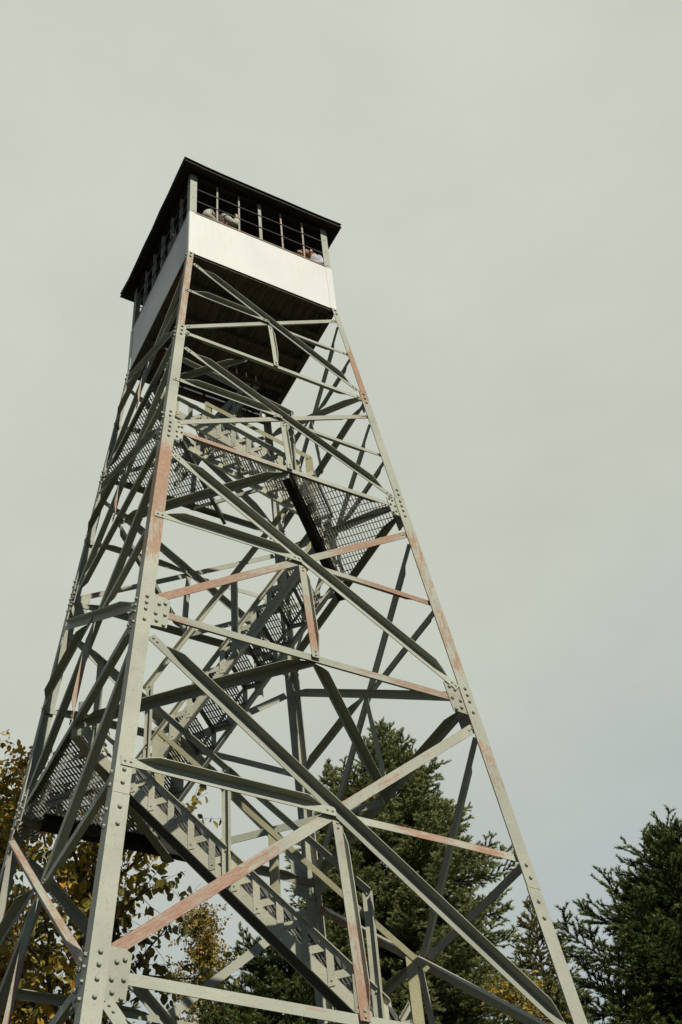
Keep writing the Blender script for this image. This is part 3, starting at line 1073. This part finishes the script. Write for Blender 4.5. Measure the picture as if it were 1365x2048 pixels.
# leaning at the front window, elbow on the sill and hand round a mullion
person('person in striped cream sleeves and brown vest gripping a window bar of the cab',
       (-0.62, -0.74, FZ + 0.86), (-0.61, -0.895, FZ + 1.25), (-0.585, -0.80, FZ + 1.42), (-0.57, -0.69, FZ + 1.51),
       ((-0.50, -0.945, FZ + 1.36), (-0.375, -1.015, FZ + 1.135), (-0.335, -0.990, FZ + 1.40), (0.08, -0.15, 1.0), (1, 0, 0)),
       ((-0.74, -0.935, FZ + 1.34), (-0.80, -1.0, FZ + 1.11), (-0.62, -0.975, FZ + 1.09), (1, 0.05, 0.02), (0, 0, 1)),
       M_vest, M_stripe, M_trouser, M_hair_d,
       [(-0.70, -0.60, FZ, 0.0, -0.13), (-0.52, -0.58, FZ, 0.02, -0.13)])
# bent over at the front right window
person('person with reddish hair and pale grey shirt bent over at the cab window',
       (0.90, -0.66, FZ + 0.88), (0.875, -0.905, FZ + 1.235), (0.790, -0.955, FZ + 1.295), (0.735, -0.965, FZ + 1.265),
       ((0.945, -0.95, FZ + 1.30), (0.955, -0.99, FZ + 1.10), (0.80, -0.975, FZ + 1.06), (-1, 0, 0.02), (0, 0, 1)),
       ((0.79, -0.84, FZ + 1.22), (0.62, -0.86, FZ + 1.03), (0.60, -0.95, FZ + 1.05), (-0.2, -1, 0.0), (1, 0, 0)),
       M_greyshirt, M_greyshirt, M_trouser, M_hair_r,
       [(0.80, -0.52, FZ, -0.05, -0.12), (0.97, -0.50, FZ, 0.02, -0.13)])
# holding a phone at the left window
ph_p = person('person in blue grey shirt holding a phone at the shaded side of the cab',
       (-0.80, -0.05, FZ + 0.90), (-0.86, -0.10, FZ + 1.26), (-0.84, -0.12, FZ + 1.44), (-0.83, -0.14, FZ + 1.55),
       ((-0.93, -0.24, FZ + 1.37), (-0.985, -0.25, FZ + 1.13), (-1.005, -0.285, FZ + 1.40), (-0.03, 0.0, 1.0), (0, -1, 0)),
       ((-0.92, 0.06, FZ + 1.36), (-0.96, -0.10, FZ + 1.14), (-0.985, -0.36, FZ + 1.24), (-0.15, -1.0, 0.3), (0, 0, 1)),
       M_blueshirt, M_blueshirt, M_trouser, M_hair_d,
       [(-0.80, -0.15, FZ, -0.13, 0.0), (-0.78, 0.05, FZ, -0.13, 0.02)])
pb = MB()
pb.box((-0.038, -0.0045, -0.075), (0.038, 0.0045, 0.075))
ph = pb.build('phone', M_phone)
ph.matrix_world = Matrix.Translation((-1.015, -0.455, FZ + 1.30)) @ Matrix.Rotation(math.radians(70), 4, 'Z')
tag(ph, 'pale blue phone held at the shaded side window of the cab', 'phone')

# ------------------------------------------------------------------ vegetation
def big_mesh(name, verts, faces_n, attr, mat, parent=None):
    """verts (n,3) in groups of faces_n vertices per polygon, attr per vertex"""
    n = len(verts)
    me = D.meshes.new(name)
    me.vertices.add(n)
    me.vertices.foreach_set('co', verts.astype(np.float32).ravel())
    nf = n // faces_n
    me.loops.add(n)
    me.loops.foreach_set('vertex_index', np.arange(n, dtype=np.int32))
    me.polygons.add(nf)
    me.polygons.foreach_set('loop_start', np.arange(0, n, faces_n, dtype=np.int32))
    me.polygons.foreach_set('loop_total', np.full(nf, faces_n, dtype=np.int32))
    a = me.attributes.new('pick', 'FLOAT', 'POINT')
    a.data.foreach_set('value', attr.astype(np.float32))
    me.materials.append(mat)
    me.update()
    me.validate()
    o = D.objects.new(name, me)
    COL.objects.link(o)
    o.parent = parent
    return o

def unit(a):
    return a / np.maximum(np.linalg.norm(a, axis=-1, keepdims=True), 1e-9)

def needles(P0, P1, tipness, per_m, ln, wd, rng):
    """cover twigs P0->P1 with needle triangles"""
    d = P1 - P0
    L = np.linalg.norm(d, axis=1)
    cnt = np.maximum(3, (L * per_m).astype(int))
    idx = np.repeat(np.arange(len(P0)), cnt)
    t = rng.random(len(idx))
    X = unit(d)[idx]
    base = P0[idx] + d[idx] * t[:, None]
    r = rng.normal(size=(len(idx), 3))
    perp = unit(r - X * (r * X).sum(1, keepdims=True))
    perp[:, 2] += 0.25
    ang = 0.55 + 0.35 * rng.random(len(idx))
    dirn = unit(X * np.cos(ang)[:, None] + perp * np.sin(ang)[:, None])
    l = ln * (0.7 + 0.6 * rng.random(len(idx)))
    side = unit(np.cross(dirn, rng.normal(size=(len(idx), 3)))) * (wd / 2)
    tri = np.empty((len(idx), 3, 3))
    tri[:, 0] = base - side
    tri[:, 1] = base + side
    tri[:, 2] = base + dirn * l[:, None]
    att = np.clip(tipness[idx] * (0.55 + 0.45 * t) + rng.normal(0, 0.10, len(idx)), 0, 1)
    return tri.reshape(-1, 3), np.repeat(att, 3)

def spruce(label, loc, h, prof, zmin, mat, seed, per_m=150, ln=0.034, wd=0.0075, whorl=0.30, nb=7, up0=0.9, droop=0.25, side_sp=0.085, side_len=0.42, sparse=0.0, lean=0.0, group=None, name='spruce_tree'):
    rng = np.random.default_rng(seed)
    root = thing(name, label, 'tree', (loc[0], loc[1], 0), group)
    tb = MB()
    nseg = 10
    rings = []
    rb = h * 0.013 + 0.03
    for i in range(nseg + 1):
        f = i / nseg
        r = rb * (1 - f) ** 0.9 + 0.008
        c = Vector((lean * f * f * h, 0, h * f))
        rings.append([c + Vector((math.cos(a), math.sin(a), 0)) * r for a in (2 * math.pi * q / 8 for q in range(8))])
    tb.sweep(rings)
    T0, T1, TIP = [], [], []
    br = MB()
    z = h - 0.10
    T0.append((lean * h, 0, h - 0.35)); T1.append((lean * h, 0, h + 0.10)); TIP.append(0.9)
    ph = 0.0
    while z > zmin:
        dtop = h - z
        n = nb if dtop > 0.9 else max(4, nb - 2)
        for i in range(n):
            if rng.random() < sparse:
                continue
            ph += 2.399 + rng.normal(0, 0.25)
            Lb = prof(dtop) * rng.uniform(0.72, 1.16)
            if Lb < 0.06:
                continue
            zz = z + rng.uniform(-0.5, 0.5) * whorl
            f = zz / h
            o = np.array((lean * f * f * h, 0, zz))
            az = np.array((math.cos(ph), math.sin(ph), 0))
            e0 = up0 * math.exp(-dtop / 1.6) + 0.10 - droop * min(1, dtop / 5.0)
            ns = max(3, int(Lb / 0.22))
            pts = [o]
            for s in range(ns):
                t = (s + 0.5) / ns
                el = e0 - 0.30 * math.sin(t * math.pi) * min(1, dtop / 3) + 0.45 * t * t + rng.normal(0, 0.05)
                pts.append(pts[-1] + (az * math.cos(el) + np.array((0, 0, math.sin(el)))) * Lb / ns + rng.normal(0, 0.012, 3))
            for s in range(ns):
                r0 = 0.016 * Lb ** 0.5 * (1 - s / ns) + 0.003
                br.tube(pts[s], pts[s + 1], r0, 0.016 * Lb ** 0.5 * (1 - (s + 1) / ns) + 0.003, 4)
            # the leader of the branch carries needles too, the inner third is bare
            pa = np.array(pts)
            for s in range(ns):
                if (s + 1) / ns > 0.35:
                    T0.append(pa[s]); T1.append(pa[s + 1]); TIP.append(0.35 + 0.6 * (s + 1) / ns)
            nside = max(3, int(Lb / side_sp))
            for s in range(nside):
                t = 0.15 + 0.85 * (s + rng.random()) / nside
                q = t * ns
                i0 = min(int(q), ns - 1)
                b = pa[i0] + (pa[i0 + 1] - pa[i0]) * (q - i0)
                X = unit(pa[i0 + 1] - pa[i0])
                sd = np.cross(X, (0, 0, 1.0)) * (1 if s % 2 else -1)
                sl = min(side_len, Lb * 0.5) * (1.12 - 0.75 * t) * rng.uniform(0.65, 1.2) + 0.05
                dv = unit(X * 0.75 + sd * rng.uniform(0.55, 1.0) + np.array((0, 0, rng.uniform(-0.28, 0.22))))
                e = b + dv * sl
                e[2] += 0.10 * sl
                T0.append(b); T1.append(e); TIP.append(0.30 + 0.55 * t)
                # twigs on the side shoot
                for w in range(int(sl / 0.085)):
                    tt = 0.2 + 0.75 * rng.random()
                    b2 = b + (e - b) * tt
                    sd2 = np.cross(dv, (0, 0, 1.0)) * (1 if w % 2 else -1)
                    d2 = unit(dv * 0.8 + sd2 * rng.uniform(0.4, 0.9) + np.array((0, 0, rng.uniform(-0.15, 0.35))))
                    T0.append(b2); T1.append(b2 + d2 * (0.06 + 0.16 * sl * rng.random() + 0.04 * rng.random())); TIP.append(0.45 + 0.5 * t)
        z -= whorl * rng.uniform(0.75, 1.25)
    br_o = tb
    tr = tb.build('trunk', M_bark, root, None, True)
    br.build('branches', M_bark, tr)
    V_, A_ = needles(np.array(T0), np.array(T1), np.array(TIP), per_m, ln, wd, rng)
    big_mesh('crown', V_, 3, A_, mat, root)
    return root

LEAF = np.array(((0, 0, 0), (0.16, 0.22, 0.05), (0.46, 0.35, 0.08), (0.80, 0.21, 0.02), (1.0, 0.0, -0.08),
                 (0.80, -0.21, 0.02), (0.46, -0.35, 0.08), (0.16, -0.22, 0.05)))
def leaves(base, dirn, nrm, size, pick):
    X = unit(dirn)
    Y = unit(np.cross(nrm, X))
    Z_ = np.cross(X, Y)
    # two five sided halves folded along the midrib
    q = np.concatenate([LEAF[[0, 4, 3, 2, 1]], LEAF[[0, 7, 6, 5, 4]]])
    P = base[:, None, :] + size[:, None, None] * (q[None, :, 0:1] * X[:, None, :] + q[None, :, 1:2] * Y[:, None, :] + q[None, :, 2:3] * Z_[:, None, :])
    return P.reshape(-1, 3), np.repeat(pick, 10)

def broadleaf(label, loc, h, crown, mat, seed, nlimb=9, size=0.075, per_twig=7, twig_len=0.5, bark=None, name='broadleaf_tree', zlow=3.0, spread=1.0, pick_fn=None, hang=0.6, trunk_r=0.09, group=None, sub=6, bias=(0, 0)):
    """crown(zfrac) -> reach of the limbs"""
    rng = np.random.default_rng(seed)
    root = thing(name, label, 'tree', (loc[0], loc[1], 0), group)
    tb = MB()
    pts = [np.array((0, 0, 0.0))]
    n = 10
    for i in range(n):
        pts.append(pts[-1] + np.array((rng.normal(0, 0.06) + bias[0] * 0.05, rng.normal(0, 0.06) + bias[1] * 0.05, h / n)))
    rings = []
    for i, p in enumerate(pts):
        r = trunk_r * (1 - i / (n + 0.5)) + 0.008
        rings.append([Vector(p) + Vector((math.cos(a), math.sin(a), 0)) * r for a in (2 * math.pi * q / 8 for q in range(8))])
    tb.sweep(rings)
    tr = tb.build('trunk', bark or M_bark, root, None, True)
    br = MB()
    B, DN, NR, SZ = [], [], [], []
    def twig(p, d, L, r):
        k = 4
        cur = np.array(p)
        d = np.array(d)
        for s in range(k):
            nd = unit(d + rng.normal(0, 0.22, 3))
            nx = cur + nd * L / k
            br.tube(cur, nx, max(0.0022, r * (1 - s / k)), max(0.002, r * (1 - (s + 1) / k)), 4)
            for q in range(max(1, per_twig // k)):
                b = cur + (nx - cur) * rng.random()
                out = unit(rng.normal(0, 1, 3) + d * 0.6)
                dn = unit(out * (1 - hang) + np.array((0, 0, -1.0)) * hang + rng.normal(0, 0.25, 3))
                B.append(b + out * 0.03)
                DN.append(dn)
                NR.append(unit(rng.normal(0, 1, 3) + np.array((0, -0.3, 0.5))))
                SZ.append(size * rng.uniform(0.6, 1.2))
            cur, d = nx, nd
    ph = rng.random() * 6
    for i in range(nlimb):
        f = (i + rng.random()) / nlimb
        z = zlow + (h - zlow) * f
        q = z / h * n
        i0 = min(int(q), n - 1)
        o = pts[i0] + (pts[i0 + 1] - pts[i0]) * (q - i0)
        ph += 2.4 + rng.normal(0, 0.4)
        Lb = crown(f) * rng.uniform(0.7, 1.15)
        el = 0.35 + 0.8 * f + rng.normal(0, 0.15)
        d = np.array((math.cos(ph) * math.cos(el) * spread, math.sin(ph) * math.cos(el) * spread, math.sin(el)))
        d = unit(d)
        ns = 5
        cur = o.copy()
        r = 0.012 + 0.014 * Lb
        for s in range(ns):
            nd = unit(d + rng.normal(0, 0.16, 3) + np.array((0, 0, -0.05)))
            nx = cur + nd * Lb / ns
            br.tube(cur, nx, r * (1 - 0.8 * s / ns), r * (1 - 0.8 * (s + 1) / ns), 5)
            if s >= 1:
                for w in range(sub):
                    b = cur + (nx - cur) * rng.random()
                    td = unit(nd * 0.7 + rng.normal(0, 0.75, 3))
                    twig(b, td, twig_len * rng.uniform(0.5, 1.25), 0.005)
            cur, d = nx, nd
        twig(cur, d, twig_len, 0.006)
    br.build('branches', bark or M_bark, tr)
    B, DN, NR, SZ = map(np.array, (B, DN, NR, SZ))
    pk = rng.random(len(B)) if pick_fn is None else pick_fn(B, rng)
    V_, A_ = leaves(B, DN, NR, SZ, pk)
    big_mesh('crown', V_, 5, A_, mat, root)
    return root

CAMP = Vector((-4.1764, -8.9891, 1.6))
def at(az, dist):
    a = math.radians(az)
    return (CAMP.x + math.sin(a) * dist, CAMP.y + math.cos(a) * dist)

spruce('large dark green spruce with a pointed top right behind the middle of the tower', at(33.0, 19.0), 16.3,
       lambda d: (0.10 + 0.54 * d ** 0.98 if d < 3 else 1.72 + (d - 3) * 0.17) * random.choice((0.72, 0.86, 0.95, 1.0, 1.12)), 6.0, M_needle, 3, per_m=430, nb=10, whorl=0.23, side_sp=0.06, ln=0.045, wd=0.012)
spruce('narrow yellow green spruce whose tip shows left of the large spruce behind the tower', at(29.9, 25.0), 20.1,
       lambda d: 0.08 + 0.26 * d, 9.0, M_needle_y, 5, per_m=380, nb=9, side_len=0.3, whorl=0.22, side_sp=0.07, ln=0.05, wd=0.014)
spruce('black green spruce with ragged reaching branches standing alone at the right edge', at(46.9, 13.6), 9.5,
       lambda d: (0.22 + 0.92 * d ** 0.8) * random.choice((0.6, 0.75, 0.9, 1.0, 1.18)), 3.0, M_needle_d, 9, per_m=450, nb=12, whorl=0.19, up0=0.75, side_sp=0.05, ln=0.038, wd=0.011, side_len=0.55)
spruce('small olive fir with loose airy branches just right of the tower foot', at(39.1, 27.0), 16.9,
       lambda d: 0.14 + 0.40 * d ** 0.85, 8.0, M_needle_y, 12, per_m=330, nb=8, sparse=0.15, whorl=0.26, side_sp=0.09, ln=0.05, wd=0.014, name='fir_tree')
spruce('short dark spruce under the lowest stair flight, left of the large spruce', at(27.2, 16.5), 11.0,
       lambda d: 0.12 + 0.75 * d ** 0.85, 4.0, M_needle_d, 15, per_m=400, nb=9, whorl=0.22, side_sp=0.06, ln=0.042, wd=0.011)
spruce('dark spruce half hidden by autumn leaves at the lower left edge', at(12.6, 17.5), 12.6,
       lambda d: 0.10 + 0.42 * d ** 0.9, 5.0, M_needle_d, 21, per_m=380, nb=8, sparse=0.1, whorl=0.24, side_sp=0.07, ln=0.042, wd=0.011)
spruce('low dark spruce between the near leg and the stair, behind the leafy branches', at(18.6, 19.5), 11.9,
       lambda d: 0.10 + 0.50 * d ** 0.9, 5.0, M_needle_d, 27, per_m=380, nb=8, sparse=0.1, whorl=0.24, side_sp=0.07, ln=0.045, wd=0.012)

def mostly_dark(B, rng):
    p = 0.06 + rng.random(len(B)) * 0.76
    hot = (np.sin(B[:, 0] * 2.7 + 1.0) + np.sin(B[:, 2] * 3.3) + np.sin(B[:, 1] * 2.2 + 2)) > 0.8
    p[hot] = 0.62 + 0.38 * rng.random(hot.sum())
    return p
broadleaf('tree with large drooping brown green and yellow leaves close behind the near leg', at(16.2, 13.4), 10.3,
          lambda f: 2.3 * (1 - 0.5 * f), M_leaf_dark, 31, nlimb=40, size=0.115, per_twig=9, twig_len=0.6, zlow=5.4, pick_fn=mostly_dark, hang=0.62, trunk_r=0.08, sub=4)
def leftpick(B, rng):
    p = 0.15 + rng.random(len(B)) * 0.7
    hot = (np.sin(B[:, 0] * 3.1) + np.sin(B[:, 2] * 2.6 + 0.7)) > 0.5
    p[hot] = 0.55 + 0.45 * rng.random(hot.sum())
    return p
broadleaf('bushy tree turning orange and yellow at the far left edge', at(12.8, 15.0), 12.0,
          lambda f: 2.0 * (1 - 0.55 * f), M_leaf_orange, 37, nlimb=70, size=0.085, per_twig=12, twig_len=0.5, zlow=5.0, pick_fn=leftpick, hang=0.4, sub=6)
broadleaf('slender golden birch below the stair flight with small yellow leaves', at(23.6, 21.0), 13.7,
          lambda f: 2.0 * (1 - 0.72 * f), M_leaf_gold, 41, nlimb=52, size=0.060, per_twig=18, twig_len=0.42, bark=M_palebark, zlow=6.0, hang=0.45, sub=7, name='birch_tree')
broadleaf('orange yellow bush low between the olive fir and the right leg', at(39.3, 17.0), 9.5,
          lambda f: 1.3 * (1 - 0.5 * f), M_leaf_orange, 43, nlimb=24, size=0.06, per_twig=16, twig_len=0.42, bark=M_palebark, zlow=6.0, hang=0.4, sub=6, name='birch_tree')

# ------------------------------------------------------------------ ground
n = 60
xs = np.concatenate([-np.geomspace(1200, 3, n // 2), np.geomspace(3, 1200, n // 2)])
gv, gf = [], []
for i, yv in enumerate(xs):
    for j_, xv in enumerate(xs):
        r = math.hypot(xv, yv)
        zz = 0.05 * math.sin(xv * 0.7) * math.cos(yv * 0.6) * min(1, r / 8) - max(0, r - 40) * 0.03
        gv.append((xv, yv, zz - 0.02))
m_ = len(xs)
for i in range(m_ - 1):
    for j_ in range(m_ - 1):
        a = i * m_ + j_
        gf.append((a, a + 1, a + m_ + 1, a + m_))
me = D.meshes.new('ground')
me.from_pydata(gv, [], gf)
mg, nt = nodes_of('summit_grass')
v = objvec(nt)
g1 = noise(nt, v, 0.8, 6, 0.65)
finish(nt, ramp(nt, g1, [(0.35, (0.022, 0.028, 0.010)), (0.55, (0.040, 0.040, 0.016)), (0.75, (0.085, 0.078, 0.055))]).outputs[0], 0.95)
me.materials.append(mg)
go = D.objects.new('ground', me)
COL.objects.link(go)
go['kind'] = 'structure'

# ------------------------------------------------------------------ light, sky, camera
sc = bpy.context.scene
w = D.worlds.new('World')
sc.world = w
w.use_nodes = True
nt = w.node_tree
for n_2 in list(nt.nodes):
    nt.nodes.remove(n_2)
SUN = Vector((-0.02, -0.77, 0.62)).normalized()
sun_el = math.asin(SUN.z)
sun_az = math.atan2(SUN.x, SUN.y)
sky = nt.nodes.new('ShaderNodeTexSky')
sky.sky_type = 'NISHITA'
sky.sun_disc = False
sky.altitude = 1000
sky.air_density = 0.6
sky.dust_density = 0.0
sky.sun_elevation = sun_el
sky.sun_rotation = sun_az
bg1 = nt.nodes.new('ShaderNodeBackground')
bg1.inputs['Strength'].default_value = 0.05
nt.links.new(sky.outputs[0], bg1.inputs[0])
# thin veil of cloud over the blue
tc = nt.nodes.new('ShaderNodeTexCoord')
sep = nt.nodes.new('ShaderNodeSeparateXYZ')
nt.links.new(tc.outputs['Generated'], sep.inputs[0])
n1 = noise(nt, tc.outputs['Generated'], 2.2, 5, 0.55, (1, 1, 1.6))
zf = maths(nt, 'ADD', sep.outputs[2], maths(nt, 'MULTIPLY', maths(nt, 'SUBTRACT', n1, 0.5), 0.42))
zf = maths(nt, 'ADD', zf, maths(nt, 'MULTIPLY', sep.outputs[0], -0.22))
veil = ramp(nt, zf, [(0.16, (0.42, 0.49, 0.515)), (0.34, (0.475, 0.525, 0.515)), (0.56, (0.572, 0.602, 0.526)), (0.85, (0.612, 0.640, 0.562))])
bg2 = nt.nodes.new('ShaderNodeBackground')
bg2.inputs['Strength'].default_value = 1.0
n2 = noise(nt, tc.outputs['Generated'], 5.5, 6, 0.6, (1, 1, 2.0))
mott = ramp(nt, n2, [(0.30, 0.962), (0.70, 1.045)])
mm = nt.nodes.new('ShaderNodeVectorMath')
mm.operation = 'MULTIPLY'
nt.links.new(veil.outputs[0], mm.inputs[0])
nt.links.new(mott.outputs[0], mm.inputs[1])
nt.links.new(mm.outputs[0], bg2.inputs[0])
mx = nt.nodes.new('ShaderNodeMixShader')
dot = nt.nodes.new('ShaderNodeVectorMath')
dot.operation = 'DOT_PRODUCT'
nt.links.new(tc.outputs['Generated'], dot.inputs[0])
dot.inputs[1].default_value = (0.53, 0.848, 0.0)
# the bank keeps cloud in view; darker unseen sky added to deepen shadows
view_veil = ramp(nt, maths(nt, 'ADD', dot.outputs['Value'], maths(nt, 'MULTIPLY', maths(nt, 'SUBTRACT', n1, 0.5), 0.14)), [(0.0, 0.0), (0.12, 0.35), (0.27, 0.97)])
nt.links.new(view_veil.outputs[0], mx.inputs[0])
nt.links.new(bg1.outputs[0], mx.inputs[1])
nt.links.new(bg2.outputs[0], mx.inputs[2])
wo = nt.nodes.new('ShaderNodeOutputWorld')
nt.links.new(mx.outputs[0], wo.inputs[0])

sl = D.lights.new('sun', 'SUN')
sl.energy = 4.7
sl.angle = math.radians(0.55)
sl.color = (1.0, 0.955, 0.83)
so = D.objects.new('sun', sl)
COL.objects.link(so)
so.rotation_euler = (-SUN).to_track_quat('-Z', 'Y').to_euler()
so.location = (-5, -30, 40)

yaw, pitch, roll, fpx = 0.5591, 0.83, -0.1087, 2565.8
f = Vector((math.sin(yaw) * math.cos(pitch), math.cos(yaw) * math.cos(pitch), math.sin(pitch)))
r = Vector((math.cos(yaw), -math.sin(yaw), 0))
u = r.cross(f)
r_, u_ = r * math.cos(roll) + u * math.sin(roll), -r * math.sin(roll) + u * math.cos(roll)
cam = D.cameras.new('camera')
cam.sensor_fit = 'HORIZONTAL'
cam.sensor_width = 36.0
cam.lens = 36.0 * fpx / 1365.0
cam.clip_end = 5000
co = D.objects.new('camera', cam)
COL.objects.link(co)
co.matrix_world = Matrix(((r_.x, u_.x, -f.x, CAMP.x), (r_.y, u_.y, -f.y, CAMP.y), (r_.z, u_.z, -f.z, CAMP.z), (0, 0, 0, 1)))
sc.camera = co

sc.view_settings.view_transform = 'Standard'
sc.view_settings.look = 'None'
sc.view_settings.exposure = 0.0
sc.view_settings.gamma = 1.0
sc.cycles.use_denoising = True
sc.cycles.max_bounces = 6
